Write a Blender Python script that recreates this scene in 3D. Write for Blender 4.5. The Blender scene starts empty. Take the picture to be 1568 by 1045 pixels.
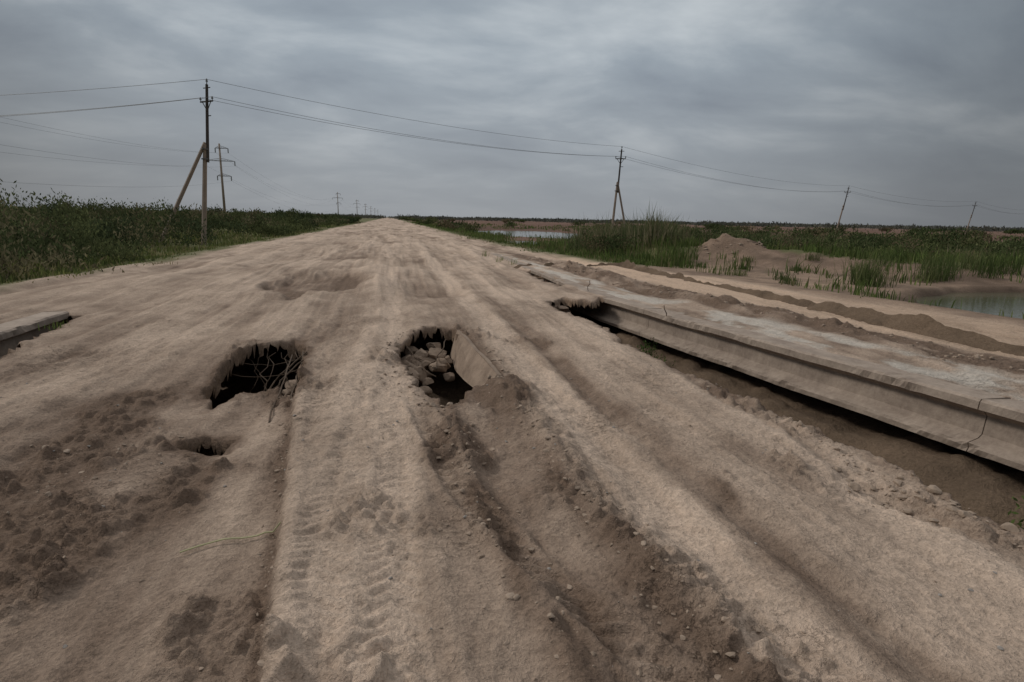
import bpy, math, numpy as np
from mathutils import Matrix, Vector
rng=np.random.default_rng(7)
scene=bpy.context.scene
scene.view_settings.view_transform='Standard'
scene.view_settings.look='None'
scene.view_settings.exposure=0

# ------------------------------------------------------------ noise
TAB=np.random.default_rng(3).random((8,256,256))
def vnoise(x,y,s=0):
    T=TAB[s%8]
    x=np.asarray(x,float)+17.3*s; y=np.asarray(y,float)+9.1*s
    ix=np.floor(x).astype(np.int64); iy=np.floor(y).astype(np.int64)
    fx=x-ix; fy=y-iy
    fx=fx*fx*(3-2*fx); fy=fy*fy*(3-2*fy)
    a=T[ix&255,iy&255]; b=T[(ix+1)&255,iy&255]; c=T[ix&255,(iy+1)&255]; d=T[(ix+1)&255,(iy+1)&255]
    return (a*(1-fx)+b*fx)*(1-fy)+(c*(1-fx)+d*fx)*fy
def fbm(x,y,o=4,s=0,rot=True):
    r=0;a=.5;t=0
    x=np.asarray(x,float); y=np.asarray(y,float)
    for i in range(o):
        r=r+a*(vnoise(x,y,s+i)-.5)*2; t+=a; a*=.5
        if rot: x,y=(x*.8-y*.6)*2.03,(x*.6+y*.8)*2.03
        else: x,y=x*2.03,y*2.03
    return r/t
def clods(x,y,s=0,fill=.7):
    """lumps of broken mud: height 0..1 of randomly sized domes in jittered cells"""
    x=np.asarray(x,float); y=np.asarray(y,float)
    ix=np.floor(x).astype(np.int64); iy=np.floor(y).astype(np.int64); h=np.zeros(x.shape)
    for dx in(-1,0,1):
        for dy in(-1,0,1):
            a=(ix+dx)&255; b=(iy+dy)&255
            jx=TAB[s%8][a,b]; jy=TAB[(s+1)%8][a,b]; rr=TAB[(s+2)%8][a,b]; ex=TAB[(s+3)%8][a,b]
            R=.22+.5*rr*rr
            d=np.hypot((ix+dx+jx-x)*(.8+.5*jy),(iy+dy+jy-y)*(.8+.5*jx))/R
            h=np.maximum(h,np.where(ex<fill,R*1.3*np.clip(1-d**2.4,0,1)**.6,0))
    return h
def ss(a,b,x):
    t=np.clip((x-a)/(b-a),0,1); return t*t*(3-2*t)
def gs(x,c,w): return np.exp(-((x-c)/w)**2)

# ------------------------------------------------------------ layout curves
BY=[-6,4.06,6.9,12,13.5,18,27,40]; BX=[7.5,5.92,5.45,4.75,4.7,4.8,4.95,5.2]
def XB(y): return np.interp(y,BY,BX)
def XR(y): return np.interp(y,[-40,8,29,50,3000],[13,11.6,8.0,7.2,6.5])
def XL(y): return np.interp(y,[-40,10,20,60,3000],[-8.8,-8.6,-8.2,-7.6,-6.0])
def BARE_Y(x): return np.interp(x,[8,12.5,13.6,15,17.5,19.5,22.5,34],[21.5,22.5,24.8,26.4,25.2,21.4,18.6,17.8])
def WID(y): return np.interp(y,[0,10,20,30],[1.15,1.3,.85,.5])

ylist=[12,9,6.9,4.06,0,-4]
GAP=[(3.8,-4),(3.72,1),(3.69,2.4),(3.70,2.9),(3.62,4.06),(3.43,5.3),(3.34,6.85),(3.45,9.3),(3.3,10.2),(3.15,11.0),(3.35,11.9),(3.85,12.2),(4.3,11.6),(4.55,12.0)]+[(float(XB(y))+.2,y) for y in ylist]
HOLES=[
 GAP,
 [(-1.95,6.5),(-1.98,6.9),(-1.9,7.6),(-1.7,8.0),(-1.3,8.05),(-1.12,7.8),(-1.05,6.9),(-.98,6.2),(-1.0,5.75),(-1.25,6.35),(-1.6,6.1),(-1.75,5.75)],
 [(.10,6.95),(.08,7.8),(.25,8.3),(.5,8.7),(.62,9.0),(.98,8.8),(1.05,7.6),(1.10,6.7),(1.16,6.0),(.9,5.9),(.70,5.5),(.50,5.0),(.34,5.5),(.2,6.2)],
 [(-1.74,4.86),(-1.62,5.02),(-1.47,4.96),(-1.34,4.88),(-1.38,4.66),(-1.6,4.68)],
 [(4.45,14.6),(4.3,15.8),(4.4,17.6),(4.6,19.2),(4.85,19.2),(4.8,17.8),(4.8,14.6)],
 [(-5.75,1),(-5.75,10.5),(-5.55,10.95),(-5.2,10.8),(-4.85,9.2),(-4.5,7.5),(-4.45,1)],
]
def sdf(X,Y,poly):
    d=np.full(X.shape,1e9); ins=np.zeros(X.shape,bool); n=len(poly)
    for i in range(n):
        ax,ay=poly[i]; bx,by=poly[(i+1)%n]
        ex,ey=bx-ax,by-ay
        t=np.clip(((X-ax)*ex+(Y-ay)*ey)/(ex*ex+ey*ey),0,1)
        d=np.minimum(d,np.hypot(X-ax-t*ex,Y-ay-t*ey))
        c=((ay>Y)!=(by>Y))&(X<(bx-ax)*(Y-ay)/((by-ay) if by!=ay else 1e-9)+ax)
        ins^=c
    return np.where(ins,-d,d)
def hole_sd(X,Y):
    small=1-.7*np.exp(-((X+1.55)**2+(Y-4.85)**2)/.1)
    wx=X+small*(.10*fbm(X*3,Y*2.2,3,1)+.06*fbm(X*11,Y*8,2,4)); wy=Y+small*(.18*fbm(X*2.5,Y*1.6,3,2)+.08*fbm(X*9,Y*7,2,6))
    d=np.full(X.shape,9.)
    for h in HOLES: d=np.minimum(d,sdf(wx,wy,h))
    return d

def edgeX(y): return np.interp(y,[-3,1.95,5.7,7.8,12],[-.2,-.5,-.95,-1.15,-1.25])
RIDGE=[(14.2,27.5),(17,26.3),(19.5,22.6),(22.5,19.8),(34,19.2)]
def dist_poly(X,Y,pl):
    d=np.full(np.shape(X),1e9)
    for (ax,ay),(bx,by) in zip(pl[:-1],pl[1:]):
        ex,ey=bx-ax,by-ay
        t=np.clip(((X-ax)*ex+(Y-ay)*ey)/(ex*ex+ey*ey),0,1)
        d=np.minimum(d,np.hypot(X-ax-t*ex,Y-ay-t*ey))
    return d
def pond_e(X,Y): return np.hypot((X-20.2)/6.6,(Y-11.1)/4.1)
def fl1_e(X,Y): return np.hypot((X-21)/8.,(Y-82)/20.)
def fl2_e(X,Y): return np.hypot((X-12.8)/3.0,(Y-49)/5)
TR=[(-.36,.14,.9),(.02,.13,1.),(-.16,.05,.7),(1.22,.12,.5),(1.62,.17,1.1),(2.42,.15,1.),(2.9,.14,.8),(3.2,.1,.6),(-2.75,.16,1.),(-3.2,.15,.9),(-3.9,.17,.9)]
def chevX(y): return np.interp(y,[-2,1.5,2.45,3.45,5.1,6],[2.2,1.15,.71,.42,.23,.2])
def rutX(Y): return .82+.06*fbm(Y*.9,Y*0,2,1)+.12*np.clip(3-Y,0,3)
def wig(X,Y): return X+.08*fbm(Y*.35,X*.2,3,5)
def streak(X,Y): return fbm(wig(X,Y)*2.4+.25*np.sin(Y*.35),Y*.16,3,6,False)
def streak2(X,Y): return fbm(wig(X,Y)*7+.5*np.sin(Y*.4+1),Y*.5,3,2,False)
def fstreak(X,Y): return fbm(X*.95+.5*np.sin(Y*.12),Y*.045,3,3,False)
def sunkmask(X,Y):
    ex=edgeX(Y)+.04*fbm(Y*5,Y*0+.3,3,2)
    return ss(-.02,.03,ex-X)*ss(2.1,1.5,ex-X+.6*fbm(X*1.2,Y*.8,3,6))*ss(8.5,5.8,Y)
def churn(X,Y):
    """where the mud has been torn into lumps, 0..1"""
    rx=rutX(Y); n=fbm(X*1.7,Y*1.1,3,4)
    m=1.0*gs(X,rx+.40,.20)*ss(7,5,Y)+.7*gs(X,rx-.30,.10)*ss(6,4,Y)+.9*gs(X,3.38,.28)*gs(Y,2.9,.8)+.6*gs(X,3.55,.16)
    m=m+.8*gs(X,-2.3,.4)*ss(7,4,Y)+.7*gs(X,edgeX(Y)-.10,.10)*ss(8,6,Y)+1.1*gs(X,-1.7,.8)*gs(Y,1.6,.8)+.9*gs(X,1.35,.35)*ss(2.9,2.2,Y)
    m=m+.5*gs(X,1.25,.3)*gs(Y,5.6,.6)+.5*gs(X,-3.9,.6)*gs(Y,4.5,2.5)+.6*ss(.05,.4,n)+.4*gs(X,2.9,.6)*gs(Y,4.2,1.5)
    return np.clip(m*(.8+1.3*n),0,1.1)
def hfun(X,Y,fine=True):
    X=np.asarray(X,float);Y=np.asarray(Y,float)
    r=np.hypot(X,Y)
    onroad=ss(-.5,.5,X-XL(Y)+.8*fbm(Y*.4,X*.4,3,2))*ss(-.5,.6,XR(Y)-X+.6*fbm(Y*.5,X*.3,3,3))
    z=.04*fbm(X*.6,Y*.35,3,0)*np.clip(r/3,.3,1)
    left=ss(0,3,XL(Y)-X); right=ss(0,3,X-XR(Y))
    z=z-.28*left-.18*right+(left+right)*(.12*fbm(X*.15,Y*.15,4,3)+.06*fbm(X,Y,3,1))
    pit=ss(1.2,.8,np.hypot((X+1.75)/1.25,(Y-15.9)/2.5)+.5*fbm(X*1.2,Y*.7,4,2))
    z=z-.19*pit-.16*gs(X,1.2,.8)*gs(Y,14.2,1.0)
    z=z+.18*gs(X+.15*(Y-18),.2,1.3)*gs(Y,18.8,.7)+.10*gs(X,-2.6,1.)*gs(Y,13.0,.5)-.12*gs(X,-1,1.5)*gs(Y,26,1.2)+.12*gs(X,1,2)*gs(Y,23,1.0)+.18*gs(X,-.2,.45)*gs(Y,14.8,1.8)
    z=z+.12*ss(9,18,r)*fbm(X*.8,Y*.32,4,5)*onroad*ss(120,40,r)+.12*ss(9,20,r)*ss(200,80,r)*fstreak(X,Y)*onroad
    sunk=sunkmask(X,Y)
    ex=edgeX(Y)
    z=z-.09*sunk-.06*sunk*gs(X,-1.5,.5)*gs(Y,5.3,.8)
    z=z+.03*gs(X,ex+.07,.06)*ss(9,7,Y)
    z=z-.07*gs(X,-2.1,.35)*gs(Y,6.4,1.0)
    rx=rutX(Y)
    z=z-.08*gs(X,rx,.25)*ss(9,5,Y)+.035*gs(X,rx+.38,.09)*ss(6,4,Y)+.03*gs(X,rx-.32,.06)*ss(6,4,Y)
    z=z+.07*fbm(X*3.2,Y*2.4,3,3)*gs(X,rx+.1,.5)*ss(8,5.5,Y)
    z=z-.08*gs(X,2.02+.05*np.sin(Y),.11)*ss(12,8,Y)*.8
    z=z+.09*gs(X,1.2,.22)*gs(Y,5.5,.3)+.06*gs(X,.75,.2)*gs(Y,4.9,.25)
    z=z-.05*gs(X,1.62,.19)*ss(22,9,Y)-.035*gs(X,.0,.15)*ss(30,12,Y)-.03*gs(X,-3.0,.5)*ss(30,10,Y)
    z=z-.13*gs(X,3.2,.28)*gs(Y,3.0,.35)
    z=z-.05*ss(.7,0,np.abs(3.6-X))*ss(13,11,Y)*ss(-3,0,Y)
    z=z+onroad*ss(90,20,r)*(.052*streak(X,Y)+.024*streak2(X,Y)*(1-.6*sunk))
    b=X-XB(Y); far=ss(32,24,Y); wid=WID(Y)
    strip=ss(.15,.35,b)*ss(wid+.3,wid-.1,b)*far
    z=z*(1-.6*strip)+.02*strip
    bm=gs(b,wid+.68,.5)*far
    z=z+bm*(.06+.16*fbm(X*2.6,Y*2.0,4,2))
    z=z-.06*ss(wid+.9,wid+1.7,b)*far*onroad
    z=z-.03*gs(b,.2,.12)*ss(30,20,Y)
    rd=dist_poly(X,Y,RIDGE)
    z=z+.66*np.exp(-(rd/2.3)**2)*(1+.4*fbm(X*.9,Y*.9,4,1))*(1-.45*ss(20,23,X))+.6*np.exp(-(np.hypot((X-17)/1.5,(Y-26)/1.0))**2)*(1+1.1*fbm(X*2,Y*2,3,2))
    z=z+.10*fbm(X*1.2,Y*1.2,4,3)*ss(6.0,2,rd)
    z=z-.95*ss(1.13,.85,pond_e(X,Y)+.08*fbm(X*.5,Y*.5,3,3))
    z=z-.35*ss(1.3,.8,fl1_e(X,Y)+.15*fbm(X*.2,Y*.2,3,3))
    z=z-.45*ss(1.4,.8,fl2_e(X,Y)+.15*fbm(X*.3,Y*.3,3,3))
    if fine:
        nf=ss(18,8,r)
        dist=ss(-.1,.45,fbm(X*.9+5,Y*.45,3,6))
        z=z+nf*onroad*(1-.4*sunk)*(.028*fbm(X*3.5,Y*2.6,4,2)+.016*fbm(X*12,Y*11,3,5)*(.4+1.5*dist))
        k=(r<26)&(X>-7)&(X<22)&(Y>.8)
        if k.any():
            xk,yk=X[k],Y[k]; wx=xk+.05*fbm(xk*7,yk*7,3,1); wy=yk+.05*fbm(xk*7,yk*7,3,5)
            ch=churn(xk,yk)*ss(12,8,yk)*ss(4.2,3.7,xk); bk=bm[k]; rdk=np.exp(-(np.hypot(xk-17,yk-26)/1.6)**2)
            add=ch*(.085*clods(wx*8,wy*7,0,.5)*ss(.35,.9,ch)+.050*clods(wx*17,wy*15,2,.7)+.020*clods(wx*34,wy*30,4,.8)*ss(5,3,yk))
            bn=ss(-.15,.35,fbm(xk*1.3,yk*.9,3,7))
            add+=bk*bn*(.09*clods(wx*5.5,wy*5,1,.5)+.06*clods(wx*11,wy*10,3,.7))
            add+=rdk*(.16*clods(wx*2,wy*2,1,.5)+.08*clods(wx*4,wy*4,3,.6))
            add+=nf[k]*onroad[k]*.018*clods(wx*12,wy*10,5,.12)*(yk<9)
            z=z.copy(); z[k]+=add
        n2=ss(10,6,r)
        for c,w,a in TR:
            q=(X-c-.05*fbm(Y*.5,Y*0+c,2,2))/w
            m=ss(1.12,.88,np.abs(q))*np.clip(.55+fbm(X*2,Y*.8,3,4)*1.8,0,1)
            lug=np.tanh(1.8*np.sin(2*np.pi*(Y/.095+np.abs(q)*.9)+2.2*fbm(X*4,Y*4,2,1)))*ss(.04,.2,np.abs(q))
            z=z+n2*a*m*(.0095*lug-.010)
        q=(X-chevX(Y))/.085
        m=ss(1.3,.8,np.abs(q))*ss(5.6,4.6,Y)
        z=z+m*n2*(.022*np.tanh(1.6*np.sin(2*np.pi*(Y/.12+q*.35)))*np.clip(.75+fbm(X*5,Y*5,2,3),0,1)-.014)+ss(5.6,4.6,Y)*.03*(gs(np.abs(q),1.6,.35))
    return z,onroad

# ------------------------------------------------------------ helpers
def add_obj(name,me,parent=None):
    ob=bpy.data.objects.new(name,me); scene.collection.objects.link(ob)
    if parent: ob.parent=parent
    return ob
def np_mesh(name,V,F,mats=(),col=None,smooth=False,alpha=None):
    V=np.asarray(V,np.float32); F=np.asarray(F,np.int32)
    me=bpy.data.meshes.new(name); k=F.shape[1]
    me.vertices.add(len(V)); me.vertices.foreach_set('co',V.ravel())
    me.loops.add(F.size); me.loops.foreach_set('vertex_index',F.ravel())
    me.polygons.add(len(F)); me.polygons.foreach_set('loop_start',np.arange(0,F.size,k,dtype=np.int32))
    try: me.polygons.foreach_set('loop_total',np.full(len(F),k,np.int32))
    except Exception: pass
    for m in mats: me.materials.append(m)
    me.update(calc_edges=True)
    me.polygons.foreach_set('use_smooth',np.full(len(F),smooth))
    if col is not None:
        a=me.color_attributes.new('Col','FLOAT_COLOR','POINT')
        c=np.ones((len(V),4),np.float32); c[:,:3]=col
        if alpha is not None: c[:,3]=alpha
        a.data.foreach_set('color',c.ravel())
    me.update()
    return me
class MB:
    def __init__(s): s.v=[];s.f=[];s.m=[]
    def tube(s,p,q,r1,r2,n=8,m=0,cap=True):
        p=Vector(p);q=Vector(q);d=(q-p).normalized()
        a=d.orthogonal().normalized();b=d.cross(a);o=len(s.v)
        for c,r in((p,r1),(q,r2)):
            for i in range(n):
                t=2*math.pi*(i+.5)/n; s.v.append(c+(a*math.cos(t)+b*math.sin(t))*r)
        for i in range(n):
            j=(i+1)%n; s.f.append((o+i,o+j,o+n+j,o+n+i)); s.m.append(m)
        if cap:
            s.f.append(tuple(o+i for i in range(n))[::-1]);s.m.append(m)
            s.f.append(tuple(o+n+i for i in range(n)));s.m.append(m)
    def make(s,name,mats,parent=None,smooth=False):
        me=bpy.data.meshes.new(name); me.from_pydata([tuple(v) for v in s.v],[],s.f)
        for m in mats: me.materials.append(m)
        for p,m in zip(me.polygons,s.m): p.material_index=m; p.use_smooth=smooth
        return add_obj(name,me,parent)

# ------------------------------------------------------------ materials
def newmat(name):
    m=bpy.data.materials.new(name); m.use_nodes=True; nt=m.node_tree
    return m,nt,nt.nodes['Principled BSDF']
def N(nt,t,**k):
    n=nt.nodes.new(t)
    for a,b in k.items(): setattr(n,a,b)
    return n
def noise(nt,co,scale,detail=4,rough=.6):
    n=N(nt,'ShaderNodeTexNoise'); n.inputs['Scale'].default_value=scale; n.inputs['Detail'].default_value=detail
    n.inputs['Roughness'].default_value=rough; nt.links.new(co,n.inputs['Vector']); return n.outputs['Fac']
def mathn(nt,op,a,b=None,c=None):
    n=N(nt,'ShaderNodeMath',operation=op)
    for i,v in enumerate((a,b,c)):
        if v is None: continue
        if isinstance(v,(int,float)): n.inputs[i].default_value=v
        else: nt.links.new(v,n.inputs[i])
    return n.outputs[0]
def mixmul(nt,col,fac):
    n=N(nt,'ShaderNodeVectorMath',operation='SCALE'); nt.links.new(col,n.inputs[0]); nt.links.new(fac,n.inputs['Scale']); return n.outputs[0]

def ground_material(name,bump=1.0):
    m,nt,bs=newmat(name)
    at=N(nt,'ShaderNodeAttribute',attribute_name='Col')
    co=N(nt,'ShaderNodeTexCoord').outputs['Object']
    n1=noise(nt,co,10,3,.65); n2=noise(nt,co,38,4,.75)
    f=mathn(nt,'ADD',mathn(nt,'MULTIPLY',n1,.6),mathn(nt,'MULTIPLY',n2,1.4))
    f=mathn(nt,'ADD',f,.0)
    nt.links.new(mixmul(nt,at.outputs['Color'],f),bs.inputs['Base Color'])
    bs.inputs['Roughness'].default_value=.95
    try: bs.inputs['Specular IOR Level'].default_value=.12
    except Exception: pass
    v=N(nt,'ShaderNodeTexVoronoi'); v.feature='DISTANCE_TO_EDGE'; v.inputs['Scale'].default_value=7; v.voronoi_dimensions='2D'
    wv=N(nt,'ShaderNodeVectorMath',operation='ADD'); nt.links.new(co,wv.inputs[0])
    cb=N(nt,'ShaderNodeCombineXYZ'); q=mathn(nt,'MULTIPLY',n1,.35); nt.links.new(q,cb.inputs[0]); q2=mathn(nt,'MULTIPLY',n2,.16); nt.links.new(q2,cb.inputs[1]); nt.links.new(cb.outputs[0],wv.inputs[1])
    nt.links.new(wv.outputs[0],v.inputs['Vector'])
    cr=N(nt,'ShaderNodeMapRange'); nt.links.new(v.outputs['Distance'],cr.inputs[0]); cr.inputs[1].default_value=0; cr.inputs[2].default_value=.03; cr.inputs[3].default_value=-.010; cr.inputs[4].default_value=0
    crk=mathn(nt,'MULTIPLY',cr.outputs[0],at.outputs['Alpha'])
    h=mathn(nt,'ADD',mathn(nt,'MULTIPLY',n1,.040),mathn(nt,'MULTIPLY',n2,.028))
    h=mathn(nt,'ADD',h,crk)
    b=N(nt,'ShaderNodeBump'); b.inputs['Strength'].default_value=bump; b.inputs['Distance'].default_value=1.0
    nt.links.new(h,b.inputs['Height']); nt.links.new(b.outputs[0],bs.inputs['Normal'])
    return m
def simple_mat(name,c1,c2,scale=6,rough=.9,bump=.3,dist=.02,metal=0):
    m,nt,bs=newmat(name)
    co=N(nt,'ShaderNodeTexCoord').outputs['Object']
    n1=noise(nt,co,scale,6,.7); n2=noise(nt,co,scale*9,3,.7)
    f=mathn(nt,'ADD',mathn(nt,'MULTIPLY',n1,.7),mathn(nt,'MULTIPLY',n2,.3))
    r=N(nt,'ShaderNodeValToRGB'); nt.links.new(f,r.inputs[0])
    r.color_ramp.elements[0].position=.35; r.color_ramp.elements[1].position=.65
    r.color_ramp.elements[0].color=(*c1,1); r.color_ramp.elements[1].color=(*c2,1)
    nt.links.new(r.outputs[0],bs.inputs['Base Color']); bs.inputs['Roughness'].default_value=rough; bs.inputs['Metallic'].default_value=metal
    b=N(nt,'ShaderNodeBump'); b.inputs['Strength'].default_value=bump; b.inputs['Distance'].default_value=dist
    nt.links.new(f,b.inputs['Height']); nt.links.new(b.outputs[0],bs.inputs['Normal'])
    return m
def leaf_mat(name):
    m,nt,bs=newmat(name); nt.nodes.remove(bs)
    at=N(nt,'ShaderNodeAttribute',attribute_name='Col')
    df=N(nt,'ShaderNodeBsdfDiffuse'); nt.links.new(at.outputs['Color'],df.inputs[0])
    tr=N(nt,'ShaderNodeBsdfTranslucent'); nt.links.new(at.outputs['Color'],tr.inputs[0])
    mx=N(nt,'ShaderNodeMixShader'); mx.inputs[0].default_value=.3
    nt.links.new(df.outputs[0],mx.inputs[1]); nt.links.new(tr.outputs[0],mx.inputs[2])
    nt.links.new(mx.outputs[0],nt.nodes['Material Output'].inputs[0])
    return m
M_ground=ground_material('dusty_soil'); M_bed=ground_material('damp_soil')
M_conc=simple_mat('weathered_concrete',(.22,.17,.135),(.42,.34,.275),2.2,.9,.6,.03)
M_clod=simple_mat('clod_soil',(.20,.15,.11),(.40,.31,.24),5,.95,.5,.01)
M_stone=simple_mat('pebble_stone',(.20,.175,.155),(.36,.33,.30),6,.85,.3,.01)
M_rub=simple_mat('rubble_concrete',(.17,.12,.085),(.34,.255,.19),4,.95,.6,.02)
M_pole=simple_mat('pole_concrete',(.23,.18,.14),(.36,.285,.23),2,.9,.3,.01)
M_dark=simple_mat('tarred_wood',(.035,.03,.028),(.08,.068,.06),5,.85,.3,.01)
M_steel=simple_mat('galvanised_steel',(.10,.10,.10),(.17,.17,.17),5,.6,.1,.005,.3)
M_ins=simple_mat('insulator_glass',(.10,.11,.11),(.2,.2,.2),5,.3,.05,.005)
M_wire=simple_mat('aluminium_wire',(.06,.06,.065),(.09,.09,.095),5,.6,.0,.005)
M_rust=simple_mat('rusty_rebar',(.05,.035,.022),(.13,.085,.055),12,.9,.3,.005)
M_straw=simple_mat('dry_straw',(.38,.37,.20),(.52,.50,.30),12,.8,.2,.002)
M_leaf=leaf_mat('foliage')
mw,nt,bs=newmat('muddy_water')
bs.inputs['Base Color'].default_value=(.10,.10,.065,1); bs.inputs['Roughness'].default_value=.10
co=N(nt,'ShaderNodeTexCoord').outputs['Object']; nn=noise(nt,co,5,3,.5)
b=N(nt,'ShaderNodeBump'); b.inputs['Strength'].default_value=.2; b.inputs['Distance'].default_value=.03
nt.links.new(nn,b.inputs['Height']); nt.links.new(b.outputs[0],bs.inputs['Normal'])

# ------------------------------------------------------------ ground sheet
def side(growth,lim=2600):
    a=[];x=4.4
    while x<lim:
        st=.025+growth*(x-4.4) if x<13 else .025+growth*8.6+.045*(x-13)
        x+=st; a.append(x)
    return np.array(a)
xs=np.concatenate([-side(.02)[::-1],np.arange(-4.4,4.4001,.019),side(.012)])
ys=[];y=1.1
while y<3200:
    st=max(.0115,.006*y) if y<32 else .192+.03*(y-32)
    y+=st; ys.append(y)
ys=np.concatenate([np.linspace(-60,-6,30,endpoint=False),np.arange(-6,1.1,.07),ys])
X,Y=np.meshgrid(xs,ys); nx,ny=len(xs),len(ys)
X=X.ravel();Y=Y.ravel()
Z,onroad=hfun(X,Y)
sd=np.full(X.shape,9.); near=(X>-7)&(X<8.5)&(Y>-5)&(Y<21)
xn,yn=X[near],Y[near]; sd[near]=hole_sd(xn,yn)
lip=np.exp(-np.clip(sd,0,9)/.07)*(sd>0)
Z=Z-.02*lip*(1+2*fbm(X*6,Y*6,2,3))
bnd=.032+.0035*np.clip(Y,0,20)
k=near&(sd<0)&(sd>-bnd)
e=.01; xk,yk=X[k],Y[k]
gx=(hole_sd(xk+e,yk)-hole_sd(xk-e,yk))/(2*e); gy=(hole_sd(xk,yk+e)-hole_sd(xk,yk-e))/(2*e)
gl=np.maximum(np.hypot(gx,gy),.3); dd=-sd[k]-.004
X[k]+=gx/gl*dd; Y[k]+=gy/gl*dd
dep=.05+.17*np.clip(-sd[k]/bnd[k],0,1)*(1+.5*fbm(xk*4,yk*4,3,1))
Z[k]-=dep
idx=np.arange(nx*ny).reshape(ny,nx)
F=np.stack([idx[:-1,:-1],idx[:-1,1:],idx[1:,1:],idx[1:,:-1]],-1).reshape(-1,4)
F=F[~np.any((sd<=-bnd)[F],axis=1)]
# colour (dry dust to damp mud, with relief shading and far haze painted in)
light=np.array([.60,.468,.368]);dark=np.array([.195,.138,.102])
r=np.hypot(X,Y)
nz=fbm(X*3,Y*1.8,4,1)
t=.44+.26*fbm(X*.8,Y*.35,4,1)+.34*streak(X,Y)+.24*streak2(X,Y)+.32*fbm(X*2.5,Y*2.0,5,5)+.34*fstreak(X,Y)*ss(8,25,r)
def tw(c,w,a,y0=40,y1=20):
    q=np.abs(X-c-.05*fbm(Y*.5,Y*0+c,2,2))+.12*nz
    return a*(.65*ss(w+.04,w-.04,q)+.35*np.exp(-(q/w/1.3)**2))*ss(y0,y1,Y)*(.75+.5*fbm(X*1.5,Y*.5,3,7))
t=t+tw(1.62,.2,.52)+tw(0.0,.17,.42)+tw(-.36,.12,.26)+tw(2.45,.2,.30)+tw(2.95,.2,.26)+tw(3.35,.25,.18)+tw(-2.8,.2,.2)+tw(-3.4,.25,.2)+tw(-4.2,.2,.15)
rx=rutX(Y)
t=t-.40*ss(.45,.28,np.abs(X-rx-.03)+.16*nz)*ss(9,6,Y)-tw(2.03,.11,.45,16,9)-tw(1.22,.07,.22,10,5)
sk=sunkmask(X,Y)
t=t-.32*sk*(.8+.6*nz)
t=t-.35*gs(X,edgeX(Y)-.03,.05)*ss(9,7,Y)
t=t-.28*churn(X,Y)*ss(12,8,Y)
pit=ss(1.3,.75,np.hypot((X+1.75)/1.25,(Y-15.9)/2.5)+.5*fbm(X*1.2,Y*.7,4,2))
t=t-.6*pit-.45*gs(X,1.3,.7)*gs(Y,14.0,1.2)+.35*gs(X+.15*(Y-18),.2,1.3)*gs(Y,18.6,.7)-.3*gs(X,-1,1.6)*gs(Y,25.5,1.5)+.4*gs(X,-.2,.35)*gs(Y,15,2)  # crossing's dips painted darker, ridges lighter: shading put into the colour
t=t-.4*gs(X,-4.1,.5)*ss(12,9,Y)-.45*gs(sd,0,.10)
t=t-.35*ss(9,30,r)*ss(.1,.5,fbm(X*.6,Y*.35,4,3))+.18*ss(10,26,r)+.11
b_=X-XB(Y); wid=WID(Y); far=ss(32,24,Y)
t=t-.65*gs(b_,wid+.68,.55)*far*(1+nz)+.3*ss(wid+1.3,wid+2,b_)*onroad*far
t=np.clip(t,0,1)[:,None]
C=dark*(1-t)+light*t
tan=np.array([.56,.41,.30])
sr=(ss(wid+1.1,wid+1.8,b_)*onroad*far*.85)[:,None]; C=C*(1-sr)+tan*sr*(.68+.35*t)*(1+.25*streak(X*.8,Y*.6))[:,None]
st=(ss(.1,.3,b_)*ss(wid+.25,wid-.1,b_)*far*ss(-.2,.22,fbm(X*2.6,Y*1.4,5,2)))[:,None]; C=C*(1-st*.9)+np.array([.58,.525,.46])*st*.9
wl=(1-onroad)
g1=.5+.5*fbm(X*.3,Y*.3,4,2)
grn=np.outer(1-g1,[.11,.125,.05])+np.outer(g1,[.18,.16,.09])
red=np.array([.165,.10,.075])*(1+.5*fbm(X*.05,Y*.012,4,4))[:,None]
rm=(ss(38,60,Y)*ss(2,6,X-XR(Y)))[:,None]
off=grn*(1-rm)+red*rm
fm=ss(400,1200,r)[:,None]; off=off*(1-fm)+np.array([.14,.12,.105])*fm  # distant ground fades to grey, haze painted into the colour
bare=ss(.8,-.6,Y-BARE_Y(X)+1.0*fbm(X*.7,Y*.7,3,2))*ss(36,32,X)
bare=np.maximum(bare,ss(2.5,1.6,np.hypot(X-17,Y-26)+.5*fbm(X*2,Y*2,2,2)))*(X>8)
bare=bare[:,None]
rd=dist_poly(X,Y,RIDGE); bk=ss(6,3.5,rd+fbm(X*.5,Y*.5,3,1))[:,None]
bcol=np.array([.29,.21,.155])*(1-bk)+np.array([.225,.16,.118])*bk
off=off*(1-bare)+bcol*bare*(1+.6*fbm(X*1.6,Y*1.6,4,3))[:,None]
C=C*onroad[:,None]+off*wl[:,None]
wet=ss(1.2,1.0,pond_e(X,Y))[:,None]; C=C*(1-.5*wet)
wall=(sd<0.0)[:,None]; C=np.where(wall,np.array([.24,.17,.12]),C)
crack=onroad*ss(.22,.45,fbm(X*.9+3,Y*.6,3,5))
add_obj('ground',np_mesh('ground',np.stack([X,Y,Z],1),F,[M_ground],C,True,crack))

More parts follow.
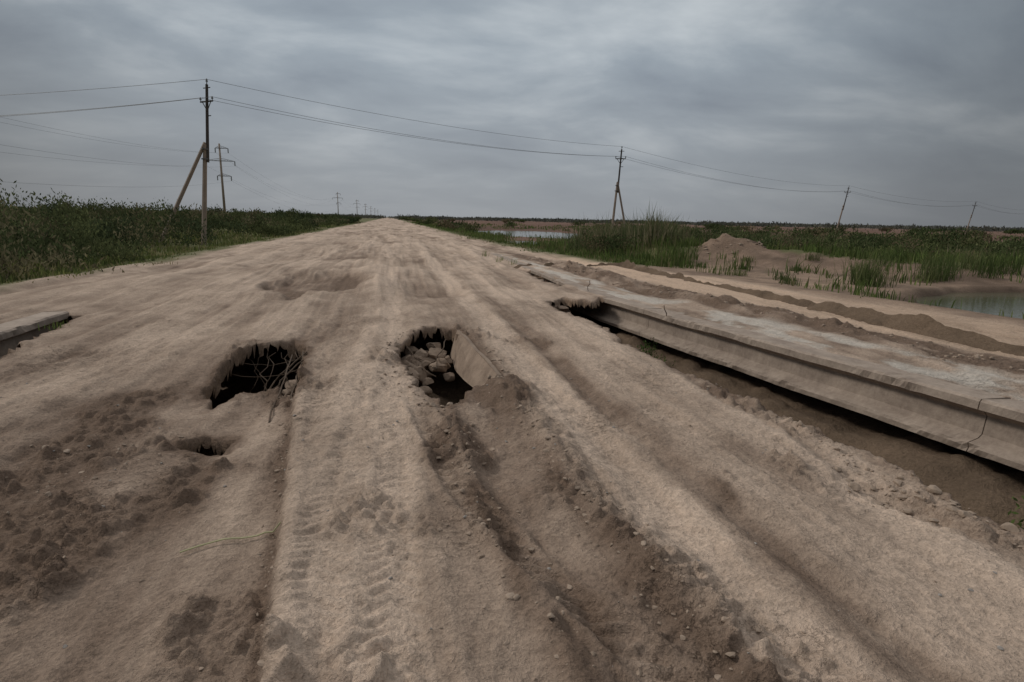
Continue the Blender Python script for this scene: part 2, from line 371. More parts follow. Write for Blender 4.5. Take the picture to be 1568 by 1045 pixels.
# ------------------------------------------------------------ canal bed beneath the slab
bx=np.arange(-7.5,9.01,.06); by=np.arange(-6,21,.08)
BXg,BYg=np.meshgrid(bx,by); b0=BXg.ravel(); b1=BYg.ravel()
bz=-1.2+.15*fbm(b0*.9,b1*.9,4,2)+.05*fbm(b0*5,b1*5,3,4)+.10*clods(b0*3,b1*3,2,.5)
bz=bz+.45*ss(1.2,.1,XB(b1)-b0)
ed=np.minimum.reduce([b0+7.5,9.0-b0,b1+6,21-b1])
bz=np.where(ed<1.2,bz+(1-ed/1.2)*.85,bz)
cone=-.20-.42*np.clip(np.hypot((b0+1.55)*.8,b1-5.8),0,9)**1.05+.05*fbm(b0*4,b1*4,3,1)
cone=cone-.5*np.exp(-(np.hypot(b0+1.55,b1-4.85)/.45)**2)
bz=np.maximum(bz,cone)
cone=-.62-.6*np.hypot(b0-.45,b1-7.6)+.1*fbm(b0*4,b1*4,3,1); bz=np.maximum(bz,cone)
cone=-.55-.6*np.hypot(b0-3.7,(b1-12.3)*.7)+.1*fbm(b0*4,b1*4,3,1); bz=np.maximum(bz,cone)
cone=-.3-.8*np.hypot((b0+5.3),(b1-11)*.5)+.1*fbm(b0*4,b1*4,3,1); bz=np.maximum(bz,cone)
bz=np.maximum(bz,-.35-.5*np.abs(b0-4.6)-2*ss(14.5,13.5,b1))
ii=np.arange(len(bz)).reshape(len(by),len(bx))
Fb=np.stack([ii[:-1,:-1],ii[:-1,1:],ii[1:,1:],ii[1:,:-1]],-1).reshape(-1,4)
cb=np.outer(1+.4*fbm(b0*2,b1*2,4,3),[.16,.115,.08])
sandm=(np.exp(-(np.hypot(b0+1.55,b1-5.9)/.9)**2))[:,None]; cb=cb*(1-sandm)+np.array([.38,.30,.23])*sandm
add_obj('canal_bed',np_mesh('canal_bed',np.stack([b0,b1,bz],1),Fb,[M_bed],cb,True,np.zeros(len(bz))))

# ------------------------------------------------------------ concrete canal beams
PROF=[(.34,.012),(-.03,.022),(-.06,.0),(-.06,-.085),(.03,-.115),(.07,-.16),(.06,-.36),(.02,-.40),(-.10,-.44),(-.12,-.47),(-.11,-.53),(.3,-.56)]
def beam(name,stations,side=1):
    V=[];Fq=[];n=len(PROF)
    for seg in stations:
        o=len(V)
        for yv in seg:
            xb=float(XB(yv)) if side==1 else -5.42
            jit=.010*float(fbm(yv*2.3,.4,3,2)); zj=.018*float(fbm(yv*.8,2.4,3,5))
            for i,(s,zz) in enumerate(PROF):
                ch=.014*float(fbm(yv*4+i*3.7,i*2.1,3,1))
                if i in(1,2,3,8,9,10): ch+=-.14*max(0,float(fbm(yv*1.7+i*.2,7.7,4,6))-.24)
                V.append((xb+side*(s-ch+jit),yv,zz+zj+ch*.6))
        m=len(seg)
        for j in range(m-1):
            for i in range(n):
                a=o+j*n+i;b=o+j*n+(i+1)%n
                Fq.append((a,b,b+n,a+n))
        for base in(o,o+(m-1)*n):
            q=len(V)
            for i in range(1,n-1):
                V.append((V[base][0]-side*.02,V[base+i][1],V[base+i][2]))
            for i in range(1,n-2):
                Fq.append((base+i,base+i+1,q+i,q+i-1))
    return add_obj(name,np_mesh(name,V,Fq,[M_conc]))
segs=[];y0=-7.6
while y0<27:
    segs.append(list(np.linspace(y0,y0+5.99,120))); y0+=6.0
beam('concrete_canal_beam',segs,1)
beam('concrete_canal_beam.001',[list(np.arange(0,4.9,.06)),list(np.arange(4.92,10.93,.06))],-1)

# ------------------------------------------------------------ rocks and clods
def ico(sub):
    import bmesh
    bm=bmesh.new(); bmesh.ops.create_icosphere(bm,subdivisions=sub,radius=1)
    v=np.array([x.co[:] for x in bm.verts]); f=np.array([[q.index for q in p.verts] for p in bm.faces]); bm.free(); return v,f
I1=ico(3);I0=ico(2)
def rocks(name,pts,rad,mat,sub=0,flat=.65,smooth=False,sink=.25):
    v,f=(I1 if sub else I0); n=len(pts); nv=len(v)
    pts=np.asarray(pts);rad=np.asarray(rad)
    V=np.repeat(v[None],n,0)
    dirs=rng.normal(size=(n,9,3)); dirs/=np.linalg.norm(dirs,axis=2,keepdims=True)
    for q in range(9):
        dt=np.einsum('nvk,nk->nv',V,dirs[:,q]); over=np.clip(dt-.5-.2*rng.random((n,1)),0,9)
        V=V-over[...,None]*dirs[:,q][:,None,:]
    V=V*(1+.10*(rng.random((n,nv,1))-.5))
    sc=np.stack([.7+.7*rng.random(n),.7+.7*rng.random(n),flat*(.7+.6*rng.random(n))],1)*1.3
    V=V*sc[:,None]
    a=rng.random(n)*6.283; c,s=np.cos(a)[:,None],np.sin(a)[:,None]
    x=V[...,0]*c-V[...,1]*s; yv=V[...,0]*s+V[...,1]*c
    V=np.stack([x,yv,V[...,2]+sink],2)*rad[:,None,None]+pts[:,None,:]
    Fa=(f[None]+np.arange(n)[:,None,None]*nv).reshape(-1,3)
    return add_obj(name,np_mesh(name,V.reshape(-1,3),Fa,[mat],None,smooth))
def on_ground(x,y):
    z,_=hfun(x,y); return np.stack([x,y,z],1)
P=[];R=[]
def scat(n,x,y,r0,r1,pw=2.5):
    P.append((x,y)); R.append(r0+(r1-r0)*rng.random(n)**pw)
n=420; yy=1.3+7*rng.random(n)**1.6; scat(n,rng.uniform(-4.6,3.6,n),yy,.003,.010,4)
n=420; yy=rng.uniform(1.3,5,n); scat(n,rutX(yy)+rng.choice([-.3,.33],n)+rng.normal(0,.12,n),yy,.004,.018,3)
n=200; yy=rng.uniform(1.3,8,n); scat(n,edgeX(yy)-np.abs(rng.normal(0,.06,n)),yy,.004,.016,3)
n=160; yy=rng.uniform(1.3,5,n); scat(n,-2.2+rng.normal(0,.25,n),yy,.005,.020,3)
n=200; yy=rng.uniform(1.5,12,n); scat(n,3.55-np.abs(rng.normal(0,.10,n)),yy,.005,.022,3)
n=100; scat(n,rng.normal(3.42,.16,n),rng.normal(2.95,.22,n),.008,.035,2.5)
n=450; yy=rng.uniform(2,26,n); scat(n,XB(yy)+WID(yy)+.7+rng.normal(0,.28,n),yy,.01,.04,2)
n=90; a=rng.random(n)*6.28; rr=rng.random(n)**.5*1.8; scat(n,17+rr*1.2*np.cos(a),26+rr*.8*np.sin(a),.03,.08,2)
n=120; a=rng.random(n)*6.28; scat(n,.6+.65*np.cos(a)+rng.normal(0,.08,n),6.9+1.9*np.sin(a)+rng.normal(0,.1,n),.008,.03,3)
px=np.concatenate([p[0] for p in P]);py=np.concatenate([p[1] for p in P]);R=np.concatenate(R)
ok=np.ones(len(px),bool); q=(px>-7)&(px<8.5)&(py<21); ok[q]=hole_sd(px[q],py[q])>.02
rocks('dirt_clods',on_ground(px[ok],py[ok]),R[ok],M_clod,0,.7,False,.05)
n=260; yy=1.3+6*rng.random(n)**1.4; xx=rng.uniform(-4,3.5,n); ok=hole_sd(xx,yy)>.03
rocks('gravel',on_ground(xx[ok],yy[ok]),(.003+.009*rng.random(n)**2.5)[ok],M_stone,0,.6)
pts=[];rr=[]
for (cx,cy,sx,sy,z0,nn_,r0,r1) in [(.45,8.0,.35,.45,-.36,34,.05,.12),(.25,7.2,.12,.35,-.45,14,.05,.11),(.6,6.6,.25,.5,-.80,20,.07,.15),(-1.3,7.3,.35,.4,-.85,10,.07,.16),(-1.1,6.3,.06,.3,-.25,9,.04,.09),(3.6,12.1,.35,.2,-.28,14,.06,.13),(4.0,11.2,.3,.5,-.70,18,.08,.18),(4.3,8,.4,3,-1.0,14,.08,.2),(4.55,16.5,.1,1.6,-.30,14,.08,.16)]:
    for i in range(nn_):
        pts.append((cx+rng.normal()*sx*.6,cy+rng.normal()*sy*.6,z0+rng.random()*.2-.1)); rr.append(r0+(r1-r0)*rng.random())
rocks('concrete_rubble',pts,rr,M_rub,1,.7)
mb=MB()
def plate(pts4,th,m=0):
    o=len(mb.v); a=[Vector(p) for p in pts4]; nrm=(a[1]-a[0]).cross(a[2]-a[0]).normalized()*th
    for p in a: mb.v.append(p)
    for p in a: mb.v.append(p-nrm)
    k=len(a); mb.f.append(tuple(o+i for i in range(k))); mb.m.append(m)
    mb.f.append(tuple(o+k+i for i in range(k))[::-1]); mb.m.append(m)
    for i in range(k):
        j=(i+1)%k; mb.f.append((o+j,o+i,o+k+i,o+k+j)); mb.m.append(m)
plate([(1.05,8.7,-.01),(1.09,8.0,.015),(1.12,7.3,.0),(1.16,6.7,.02),(1.20,6.05,-.01),(1.12,5.95,-.08),(1.0,6.3,-.26),(.95,7.0,-.34),(.92,7.7,-.40),(.93,8.5,-.36)],.06)
mb.make('broken_concrete_slab',[M_rub])
mb=MB()
def bent(p,q,sag,r,n=6,jit=.02):
    p=Vector(p);q=Vector(q);prev=p
    for i in range(1,n+1):
        t=i/n; c=p.lerp(q,t)+Vector((rng.normal()*jit,rng.normal()*jit,-sag*4*t*(1-t)))
        mb.tube(prev,c,r,r,5,0,False); prev=c
for i in range(8):
    x=-1.85+.1*i+rng.normal()*.04; bent((x,7.98,-.12),(x+rng.normal()*.2,7.0+rng.random()*.7,-.4-.35*rng.random()),-.06*rng.random(),.005,7,.03)
for i in range(2): bent((-1.95,7.7-.3*i,-.17-.08*i),(-1.0,7.85-.35*i,-.10-.06*i),.10,.005,7,.03)
bent((-1.13,7.6,-.03),(-1.02,5.7,-.10),.04,.011,8,.015); bent((-1.2,7.2,.02),(-1.12,5.2,-.12),.03,.009,8,.015)
bent((-1.6,6.9,-.5),(-1.08,7.5,-.02),-.04,.010,8,.02); bent((-1.4,6.5,-.3),(-1.05,7.2,-.03),-.03,.009,8,.02)
bent((.2,7.9,-.06),(.55,7.3,-.35),.03,.008); bent((.8,8.4,-.08),(.55,7.5,-.3),-.03,.008)
bent((4.75,13.2,0),(4.75,13.2,.28),0,.009,4,.02); bent((5.0,9.6,0),(4.95,9.6,.2),0,.009,4,.03)
mb.make('bent_rebar',[M_rust])
mb=MB(); prev=None
for i in range(13):
    t=i/12; x=-1.14+.50*t; yv=3.05+.10*t+.02*math.sin(t*5); z=float(hfun(np.array([x]),np.array([yv]))[0][0])+.022
    c=Vector((x,yv,z if not prev else max(z,prev.z-.004)))
    if prev: mb.tube(prev,c,.0050,.0047,5,0)
    prev=c
mb.make('straw_stalk',[M_straw])

# ------------------------------------------------------------ water
def water(name,cx,cy,rx,ry,z):
    n=48; V=[(cx+rx*math.cos(2*math.pi*i/n),cy+ry*math.sin(2*math.pi*i/n),z) for i in range(n)]
    me=bpy.data.meshes.new(name); me.from_pydata(V,[],[tuple(range(n))]); me.materials.append(mw); add_obj(name,me)
water('pond',20.2,11.1,7.6,4.8,-.40)
water('flooded_field_water',21,82,10,24,-.30)
water('flooded_field_water.001',12.8,49,3.8,6.5,-.32)

# ------------------------------------------------------------ vegetation
def polar(n,r0,r1,a0,a1,cond):
    r=r0*np.exp(rng.random(n)*math.log(r1/r0)); a=np.radians(rng.uniform(a0,a1,n))
    x=r*np.sin(a);y=r*np.cos(a); k=cond(x,y); return x[k],y[k],r[k]
def blades(name,x,y,hgt,col,nb,spread,width,lean=.35):
    n=len(x); z=hfun(x,y,False)[0]
    X0=np.repeat(x,nb)+rng.normal(size=n*nb)*np.repeat(spread,nb); Y0=np.repeat(y,nb)+rng.normal(size=n*nb)*np.repeat(spread,nb)
    Z0=np.repeat(z,nb)-.03
    H=np.repeat(hgt,nb)*(.5+.7*rng.random(n*nb)); W=np.repeat(width,nb)*(.6+.8*rng.random(n*nb))
    a=rng.random(n*nb)*6.283; L=lean*H*(rng.random(n*nb)**1.2); ca,sa=np.cos(a),np.sin(a)
    b=rng.random(n*nb)*6.283; cw,sw=np.cos(b)*W/2,np.sin(b)*W/2
    v=np.zeros((n*nb,5,3))
    v[:,0]=np.stack([X0-cw,Y0-sw,Z0],1); v[:,1]=np.stack([X0+cw,Y0+sw,Z0],1)
    mx,my,mz=X0+ca*L*.35,Y0+sa*L*.35,Z0+H*.6
    v[:,2]=np.stack([mx+cw*.8,my+sw*.8,mz],1); v[:,3]=np.stack([mx-cw*.8,my-sw*.8,mz],1)
    v[:,4]=np.stack([X0+ca*L,Y0+sa*L,Z0+H*(1-.15*rng.random(n*nb))],1)
    o=np.arange(n*nb)[:,None]*5
    F3=np.concatenate([o+np.array([0,1,2]),o+np.array([0,2,3]),o+np.array([3,2,4])])
    c=np.repeat(np.repeat(col,nb,0)*(.7+.6*rng.random((n*nb,1))),5,0)
    return add_obj(name,np_mesh(name,v.reshape(-1,3),F3,[M_leaf],c))
def pick(n,cols,w):
    return np.array(cols)[rng.choice(len(cols),n,p=w)]*(.8+.4*rng.random((n,1)))
GC=[(.135,.165,.055),(.18,.195,.075),(.26,.23,.12),(.09,.115,.045)]
leftc=lambda x,y:(x<XL(y)-.1+.9*fbm(y*.5,x*.3,3,5))
def waterfree(x,y): return (pond_e(x,y)>1.2)&(fl1_e(x,y)>1.2)&(fl2_e(x,y)>1.25)
def rightc(x,y):
    k=(x>XR(y)+.2+.9*fbm(y*.5,x*.3,3,5))&waterfree(x,y)
    bare=(y<BARE_Y(x)+.2+1.6*fbm(x*.6,y*.6,3,2))&(x<36)
    k&=~(bare&(rng.random(len(x))>.05)); k&=np.hypot(x-17,y-26)>1.8
    field=(y>52)&(x>XR(y)+5); k&=~(field&(rng.random(len(x))>.12))
    return k
x,y,r=polar(8000,9,200,-62,8,leftc)
fr=ss(.0,2.5,XL(y)-x)
pn=fbm(x*.3,y*.3,3,1)
blades('roadside_grass',x,y,(.10+.30*fr)*(.5+.8*rng.random(len(x)))*(1+.8*pn),pick(len(x),GC,[.35,.25,.25,.15]),15,.10+.006*r,.010+.0011*r,.6)
x,y,r=polar(14000,12,220,-8,64,rightc)
fr=ss(.0,3,x-XR(y))
blades('field_grass',x,y,(.12+.40*fr)*(.5+1.0*rng.random(len(x))),pick(len(x),[(.11,.155,.048),(.15,.18,.065),(.20,.18,.095),(.085,.115,.042)],[.4,.3,.15,.15]),14,.12+.006*r,.010+.0011*r,.5)
def ell(n,cx,cy,rx,ry):
    a=rng.random(n)*6.283;q=rng.random(n)**.5; return cx+rx*q*np.cos(a),cy+ry*q*np.sin(a)
xa,ya=ell(200,13.6,31.5,2.8,4.2); xb,yb=ell(200,21,46,8,4); xc,yc=ell(120,29,38,10,4); xd,yd=ell(90,29,24,5,2.5)
x=np.concatenate([xa,xb,xc,xd]);y=np.concatenate([ya,yb,yc,yd])
hc=1.15+1.2*ss(-.3,.4,fbm(x*.6,y*.6,3,2))*rng.random(len(x))+.2*rng.random(len(x))
blades('reed_bed',x,y,hc*np.where(np.arange(len(x))<200,1,np.where(y<28,.55,.75)),pick(len(x),[(.11,.135,.06),(.17,.165,.09),(.24,.21,.13),(.08,.105,.045)],[.4,.25,.2,.15]),20,np.full(len(x),.28),np.full(len(x),.035),.55)
x,y,r=polar(3200,16,34,-60,-42,lambda x,y:(x<XL(y)-1.0)&(fbm(x*.25,y*.25,3,5)>-.15))
blades('yellow_reed_grass',x,y,.7+.5*rng.random(len(x)),pick(len(x),[(.31,.255,.13),(.23,.22,.10),(.14,.17,.06)],[.45,.35,.2]),18,.08+.005*r,.012+.0009*r,.4)
x=np.array([15.3,15.6,15.1,19.4,19.8,19.0,21,13.4,12.8,17.4,16.4,24,25,26,12.5,21,19.8,14.2,16.0,17.9,18.6,13.2,22.4,20.3,22,23.2]);y=np.array([15.9,16.1,15.8,17.2,17.4,17.1,18.2,17.5,19.2,18.2,20.5,17.8,17.7,17.6,15.9,20.5,19.8,21.0,23.4,21.6,19.6,22.6,18.4,17.6,17.3,17.9])
h=np.array([1.2,1.1,.9,1.1,1.2,.95,.9,.35,.3,.4,.3,1.1,1.0,1.1,.3,.9,.7,.25,.3,.35,.4,.3,.9,1.0,1.1,.9])
blades('waterside_rushes',x,y,h,pick(len(x),[(.09,.12,.045),(.14,.155,.07)],[.6,.4]),80,.12+.16*h,np.full(len(x),.02),.7)
x=np.array([-5.3,-5.6,-5.2,4.75,4.7,4.3,-4.9,-7.6,-7.9,4.4]);y=np.array([8.3,8.9,7.5,22,24,26,9.6,12.5,13.2,23.5])
blades('weed_tuft',x,y,np.array([.3,.2,.22,.3,.25,.4,.12,.3,.35,.3]),pick(len(x),[(.15,.2,.06),(.19,.23,.08)],[.5,.5]),22,np.full(len(x),.08),np.full(len(x),.012),.7)
def leaves(name,cx,cy,cz,rad,hgt,nl,size,col,up=.3):
    n=len(cx); tot=n*nl
    K=9; lc=rng.normal(size=(n,K,3))*np.array([.42,.42,.25]); lc[:,:,2]=np.abs(rng.random((n,K)))*.75+.12
    li=rng.integers(0,K,tot); bi=np.repeat(np.arange(n),nl)
    c=lc[bi,li]; c=c+rng.normal(size=(tot,3))*np.array([.2,.2,.13])
    c[:,2]=np.clip(c[:,2],.0,1.2)
    P=np.stack([cx[bi]+c[:,0]*rad[bi],cy[bi]+c[:,1]*rad[bi],cz[bi]+c[:,2]*hgt[bi]],1)
    d=rng.normal(size=(tot,3)); d[:,2]=np.abs(d[:,2])+up; d/=np.linalg.norm(d,axis=1,keepdims=True)
    s=np.cross(d,rng.normal(size=(tot,3))); s/=np.linalg.norm(s,axis=1,keepdims=True)
    L=(size[bi]*(.6+.9*rng.random(tot)))[:,None]; W=L*.18
    v=np.stack([P,P+d*L*.5+s*W,P+d*L,P+d*L*.5-s*W],1)
    Fq=np.arange(tot*4).reshape(-1,4)
    cc=col[bi]*(.6+.8*rng.random((tot,1)))*(.7+.6*rng.random((n,K))[bi,li])[:,None]
    return add_obj(name,np_mesh(name,v.reshape(-1,3),Fq,[M_leaf],np.repeat(cc,4,0)))
BC=[(.075,.092,.042),(.10,.115,.052),(.058,.075,.038),(.15,.135,.08)]
x,y,r=polar(860,20,330,-62,-2,lambda a,b:(a<XL(b)-1.3)&((fbm(a*.12,b*.12,3,4)>-.2)|(np.hypot(a,b)>45))&~((a<-16)&(np.hypot(a,b)<27)))
hh=(1.25+1.7*rng.random(len(x))**2.0)*np.interp(XL(y)-x,[1,4],[.6,1])*np.where(r<28,.85,1)+.4*np.exp(-((x+45)/20)**2)
leaves('shrub_thicket',x,y,hfun(x,y,False)[0],.8+.8*rng.random(len(x))+.008*r,hh,480,.085+.0024*r,pick(len(x),BC,[.35,.25,.2,.2]),.6)
def scrubc(a,b):
    rr=np.hypot(a,b); p=np.where(rr<85,1.,.07)*np.where(fbm(a*.12,b*.12,3,2)>-.2,1,.4)
    strip=(a<XR(b)+5)&(b>52); p=np.where(strip,.5,p)
    k=(a>XR(b)+1.5)&(fl1_e(a,b)>1.25)&(fl2_e(a,b)>1.4)&(rng.random(len(a))<p)
    k&=~((a>9)&(a<22)&(b>50)&(b<66))&(b>BARE_Y(a)+4)
    k&=~((a>8)&(a<13.5)&(b>36)&(b<47))
    return k
x,y,r=polar(1500,28,400,-6,64,scrubc)
leaves('scrub_field',x,y,hfun(x,y,False)[0],.8+.5*rng.random(len(x))+.008*r,.7+1.0*rng.random(len(x))**1.8+.0012*r,320,.07+.0024*r,pick(len(x),[(.08,.10,.043),(.115,.125,.058),(.065,.085,.038),(.16,.13,.08)],[.35,.3,.2,.15]),.5)
n=1300; a=np.radians(rng.uniform(-62,62,n)); r=rng.uniform(520,1500,n); x=r*np.sin(a);y=r*np.cos(a); k=(np.abs(x)>12); x,y,r=x[k],y[k],r[k]
leaves('distant_treeline',x,y,np.zeros(len(x))-.2,8+10*rng.random(len(x)),1.2+2.4*rng.random(len(x))**2,80,.9+.0022*r,pick(len(x),[(.10,.105,.09),(.12,.12,.10)],[.5,.5]),0)
x=np.array([4.9,5.1,4.7,4.6,5.2,4.1,4.5,5.3]);y=np.array([2.6,3.1,2.2,9.3,1.5,8.9,9.0,2.7])
leaves('trench_weeds',x,y,np.array([-.85,-.8,-.95,-.8,-.85,-1.0,-.9,-.8]),np.full(8,.3),np.full(8,.38),260,np.full(8,.05),pick(8,[(.07,.11,.035),(.10,.14,.045)],[.5,.5]))

# ------------------------------------------------------------ utility poles
def pole(name,base,top,strut=None,arm_dir=(1,0)):
    emp=bpy.data.objects.new(name,None); scene.collection.objects.link(emp); emp.location=base
    B=Vector(base);T=Vector(top); L=lambda t:B.lerp(T,t)-B
    mb=MB(); mb.tube(L(-.04),L(.63),.16,.115,6,0); mb.make('concrete_stub',[M_pole],emp)
    off=Vector((.17,.03,0))
    mb=MB(); mb.tube(L(.52)+off*.9,L(.985)+off*.3,.10,.08,10,0)
    for t in(.54,.60): mb.tube(L(t)-Vector((0,0,.03)),L(t)+Vector((0,0,.03)),.21,.21,10,1)
    mb.make('upper_post',[M_dark,M_steel],emp)
    ad=Vector((arm_dir[0],arm_dir[1],0)).normalized()
    mb=MB(); tips=[]
    def arm(t,w,m=0):
        c=L(t)+off*.3
        mb.tube(c-ad*w,c+ad*w,.05,.05,4,0)
        mb.tube(c-ad*w*.7,c-Vector((0,0,.55)),.025,.025,4,0); mb.tube(c+ad*w*.7,c-Vector((0,0,.55)),.025,.025,4,0)
        for sgn in(-1,1):
            p=c+ad*w*sgn*.95; mb.tube(p,p+Vector((0,0,.16)),.02,.02,5,0); mb.tube(p+Vector((0,0,.12)),p+Vector((0,0,.2)),.07,.055,8,1); mb.tube(p+Vector((0,0,.2)),p+Vector((0,0,.27)),.055,.03,8,1)
            tips.append(B+p+Vector((0,0,.24)))
    arm(.885,.55)
    c=L(.975)+off*.3; q=L(1)+off*.3
    mb.tube(c,q,.03,.025,6,0); mb.tube(q,q+Vector((0,0,.1)),.07,.055,8,1); mb.tube(q+Vector((0,0,.1)),q+Vector((0,0,.18)),.055,.03,8,1)
    tips.append(B+q+Vector((0,0,.14)))
    c=L(.965)+off*.3; mb.tube(c-ad*.3,c+ad*.3,.03,.03,4,0)
    c=L(.8)+off*.5; mb.tube(c,c+ad*.35,.03,.03,4,0)
    mb.make('crossarm_and_insulators',[M_dark,M_ins],emp)
    if strut:
        mb=MB(); mb.tube(Vector(strut)-B-Vector((0,0,.3)),L(.64),.13,.10,6,0); mb.make('strut',[M_pole],emp)
    return tips
def gz(x,y): return float(hfun(np.array([x]),np.array([y]),False)[0][0])
p1=pole('utility_pole',(-11.7,40.5,gz(-11.7,40.5)),(-10.7,40.3,9.55),(-14.6,41.0,gz(-14.6,41)),(.8,-.6))
p2=pole('utility_pole.001',(24.0,60.3,gz(24.0,60.3)),(24.6,60.2,9.45),(25.9,60.0,gz(25.9,60)),(.95,-.3))
p3=pole('utility_pole.002',(86.6,99.0,gz(86.6,99)),(88,98.8,9.3),None,(.7,-.7))
p4=pole('utility_pole.003',(163.4,136.9,gz(163,137)),(164.6,136.5,9.3),None,(.7,-.7))
mbw=MB()
def wire(a,b,sag,r,n=26):
    a=Vector(a);b=Vector(b);prev=a
    for i in range(1,n+1):
        t=i/n; c=a.lerp(b,t)-Vector((0,0,sag*4*t*(1-t))); mbw.tube(prev,c,r,r,4,0,False); prev=c
def off(t,o): return [p+Vector(o) for p in t]
p0=off(p1,(-57,20.4,-.2)); p5=off(p4,(80,40,0))
for a,b,s,r in((p0,p1,1.3,.012),(p1,p2,.75,.011),(p2,p3,1.3,.011),(p3,p4,1.4,.013),(p4,p5,1.4,.016)):
    for i in range(3): wire(a[i],b[i],s*(1+.08*i) if i<2 else s*.8,r)
mbw.make('power_line_wires',[M_wire])

# ------------------------------------------------------------ transmission towers
def tower(name,x,y,h=22.2):
    z0=gz(x,y); emp=bpy.data.objects.new(name,None); scene.collection.objects.link(emp); emp.location=(x,y,z0)
    mb=MB(); mb.tube((0,0,-.5),(0,0,h),.40,.24,12,0); mb.make('concrete_column',[M_pole],emp,True)
    mb=MB(); tips=[]
    for (z,w0,w1) in((20.9,1.2,2.3),(17.3,4.3,3.9),(13.0,1.2,2.6)):
        for sgn,w in((-1,w0),(1,w1)):
            e=Vector((sgn*w,0,z)); mb.tube((0,-.22,z),e,.09,.07,4,0); mb.tube((0,.22,z),e,.09,.07,4,0)
            mb.tube((0,0,z+.75),e,.06,.06,4,0); mb.tube((sgn*w*.5,0,z),(0,0,z+.4),.035,.035,4,0); mb.tube((sgn*w*.5,0,z),(sgn*w*.5,0,z+.37),.035,.035,4,0)
            mb.tube(e,e-Vector((0,0,1.3)),.14,.14,6,1); tips.append(Vector((x,y,z0))+e-Vector((0,0,1.3)))
    mb.make('steel_crossarms',[M_steel,M_ins],emp)
    return tips,Vector((x,y,z0+h))
TY=[190,530,745,960,1180,1420,1700]; TX=[-48.3,-43,-38,-36,-34,-32,-30]
tw_=[tower('transmission_tower'+('' if i==0 else '.%03d'%i),TX[i],TY[i]) for i in range(len(TY))]
mbw=MB()
back=[p+Vector((-3,-250,0)) for p in tw_[0][0]]
for i in(0,1,2,3,5): wire(back[i],tw_[0][0][i],6.5,.012,40); wire(tw_[0][0][i],tw_[1][0][i],8,.016,40); wire(tw_[1][0][i],tw_[2][0][i],5,.02,20)
mbw.make('high_voltage_cables',[M_wire])

# ------------------------------------------------------------ world
w=bpy.data.worlds.new('World'); scene.world=w; w.use_nodes=True; nt=w.node_tree; nt.nodes.clear()
EL,AZ=math.radians(36),math.radians(-58)
sky=N(nt,'ShaderNodeTexSky'); sky.sky_type='NISHITA'; sky.sun_disc=False; sky.sun_elevation=EL; sky.sun_rotation=AZ; sky.dust_density=3
b1n=N(nt,'ShaderNodeBackground'); b1n.inputs[1].default_value=.06; nt.links.new(sky.outputs[0],b1n.inputs[0])
tc=N(nt,'ShaderNodeTexCoord').outputs['Generated']
sep=N(nt,'ShaderNodeSeparateXYZ'); nt.links.new(tc,sep.inputs[0])
zc=mathn(nt,'ADD',mathn(nt,'MAXIMUM',sep.outputs[2],0.0),.26)
cx=mathn(nt,'DIVIDE',sep.outputs[0],zc); cy=mathn(nt,'DIVIDE',sep.outputs[1],zc)
cmb=N(nt,'ShaderNodeCombineXYZ'); nt.links.new(cx,cmb.inputs[0]); nt.links.new(cy,cmb.inputs[1])
mp=N(nt,'ShaderNodeMapping'); mp.inputs['Location'].default_value=(3.3,1.2,0); mp.inputs['Rotation'].default_value=(0,0,math.radians(35)); mp.inputs['Scale'].default_value=(1.1,1.6,1); nt.links.new(cmb.outputs[0],mp.inputs[0])
ns=N(nt,'ShaderNodeTexNoise'); ns.inputs['Scale'].default_value=1.25; ns.inputs['Detail'].default_value=7; ns.inputs['Roughness'].default_value=.53; ns.inputs['Distortion'].default_value=.3
nt.links.new(mp.outputs[0],ns.inputs[0])
rp=N(nt,'ShaderNodeValToRGB'); nt.links.new(ns.outputs[0],rp.inputs[0]); cr=rp.color_ramp
cr.elements[0].position=.28; cr.elements[0].color=(.17,.20,.24,1)
cr.elements[1].position=.72; cr.elements[1].color=(.44,.475,.50,1)
e_=cr.elements.new(.5); e_.color=(.26,.298,.335,1)
hz=N(nt,'ShaderNodeMapRange'); nt.links.new(sep.outputs[2],hz.inputs[0]); hz.inputs[1].default_value=0; hz.inputs[2].default_value=.25; hz.inputs[3].default_value=.9; hz.inputs[4].default_value=0
mixc=N(nt,'ShaderNodeMix',data_type='RGBA'); nt.links.new(hz.outputs[0],mixc.inputs[0]); nt.links.new(rp.outputs[0],mixc.inputs[6]); mixc.inputs[7].default_value=(.25,.262,.278,1)
ov=N(nt,'ShaderNodeMapRange'); nt.links.new(sep.outputs[2],ov.inputs[0]); ov.inputs[1].default_value=.5; ov.inputs[2].default_value=.75
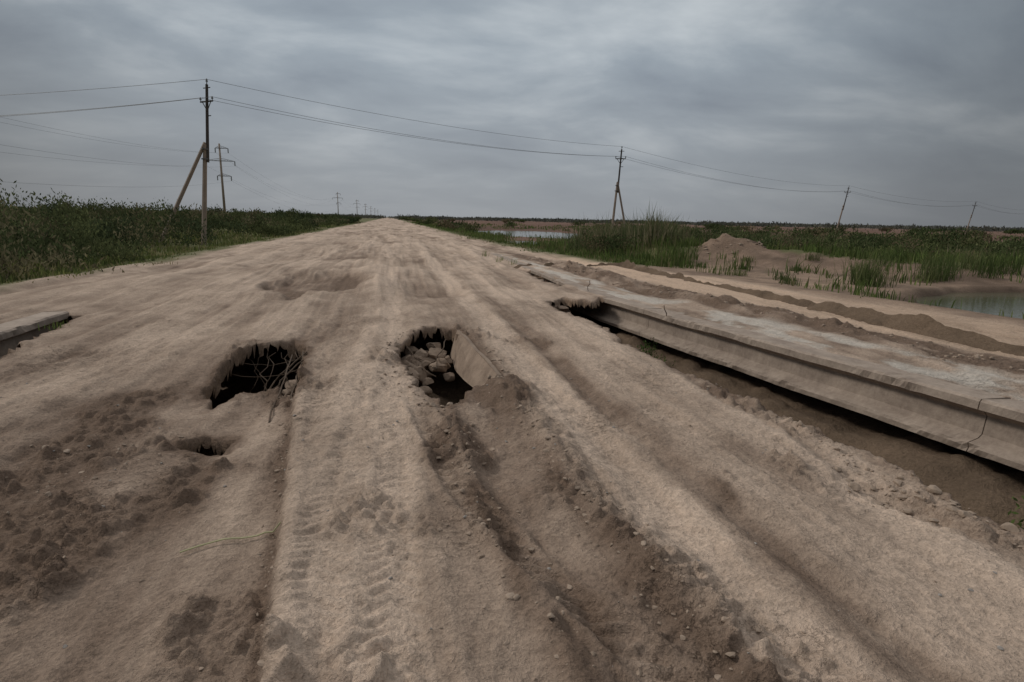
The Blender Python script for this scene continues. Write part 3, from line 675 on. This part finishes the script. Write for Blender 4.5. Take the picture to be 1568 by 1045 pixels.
mix2=N(nt,'ShaderNodeMix',data_type='RGBA'); nt.links.new(ov.outputs[0],mix2.inputs[0]); nt.links.new(mixc.outputs[2],mix2.inputs[6]); mix2.inputs[7].default_value=(.335,.335,.335,1)
dp=N(nt,'ShaderNodeVectorMath',operation='DOT_PRODUCT'); nt.links.new(tc,dp.inputs[0]); dv=Vector((.13,.93,.33)).normalized(); dp.inputs[1].default_value=dv
br=N(nt,'ShaderNodeMapRange'); br.interpolation_type='SMOOTHSTEP'; nt.links.new(dp.outputs['Value'],br.inputs[0]); br.inputs[1].default_value=.66; br.inputs[2].default_value=1; br.inputs[3].default_value=.66; br.inputs[4].default_value=1.28
zb=N(nt,'ShaderNodeMapRange'); nt.links.new(sep.outputs[2],zb.inputs[0]); zb.inputs[1].default_value=.55; zb.inputs[2].default_value=1; zb.inputs[3].default_value=1; zb.inputs[4].default_value=3.6
b2n=N(nt,'ShaderNodeBackground'); nt.links.new(mix2.outputs[2],b2n.inputs[0]); nt.links.new(mathn(nt,'MULTIPLY',zb.outputs[0],br.outputs[0]),b2n.inputs[1])
mx=N(nt,'ShaderNodeMixShader'); mx.inputs[0].default_value=.95; nt.links.new(b1n.outputs[0],mx.inputs[1]); nt.links.new(b2n.outputs[0],mx.inputs[2])
out=N(nt,'ShaderNodeOutputWorld'); nt.links.new(mx.outputs[0],out.inputs[0])
ld=bpy.data.lights.new('sun','SUN'); ld.energy=1.45; ld.angle=math.radians(11); ld.color=(1,.94,.86)
lo=bpy.data.objects.new('sun',ld); scene.collection.objects.link(lo)
Lv=Vector((math.sin(AZ)*math.cos(EL),math.cos(AZ)*math.cos(EL),math.sin(EL)))
lo.rotation_euler=Lv.to_track_quat('Z','Y').to_euler()

# ------------------------------------------------------------ camera
cd=bpy.data.cameras.new('camera'); cam=bpy.data.objects.new('camera',cd); scene.collection.objects.link(cam)
cd.sensor_width=36; cd.lens=20; cd.clip_start=.05; cd.clip_end=8000
cam.matrix_world=Matrix.Translation((0,0,1.7))@Matrix.Rotation(math.radians(-12.2),4,'Z')@Matrix.Rotation(math.radians(90-12.05),4,'X')@Matrix.Rotation(math.radians(1.15),4,'Z')
scene.camera=cam
print('verts',nx*ny)
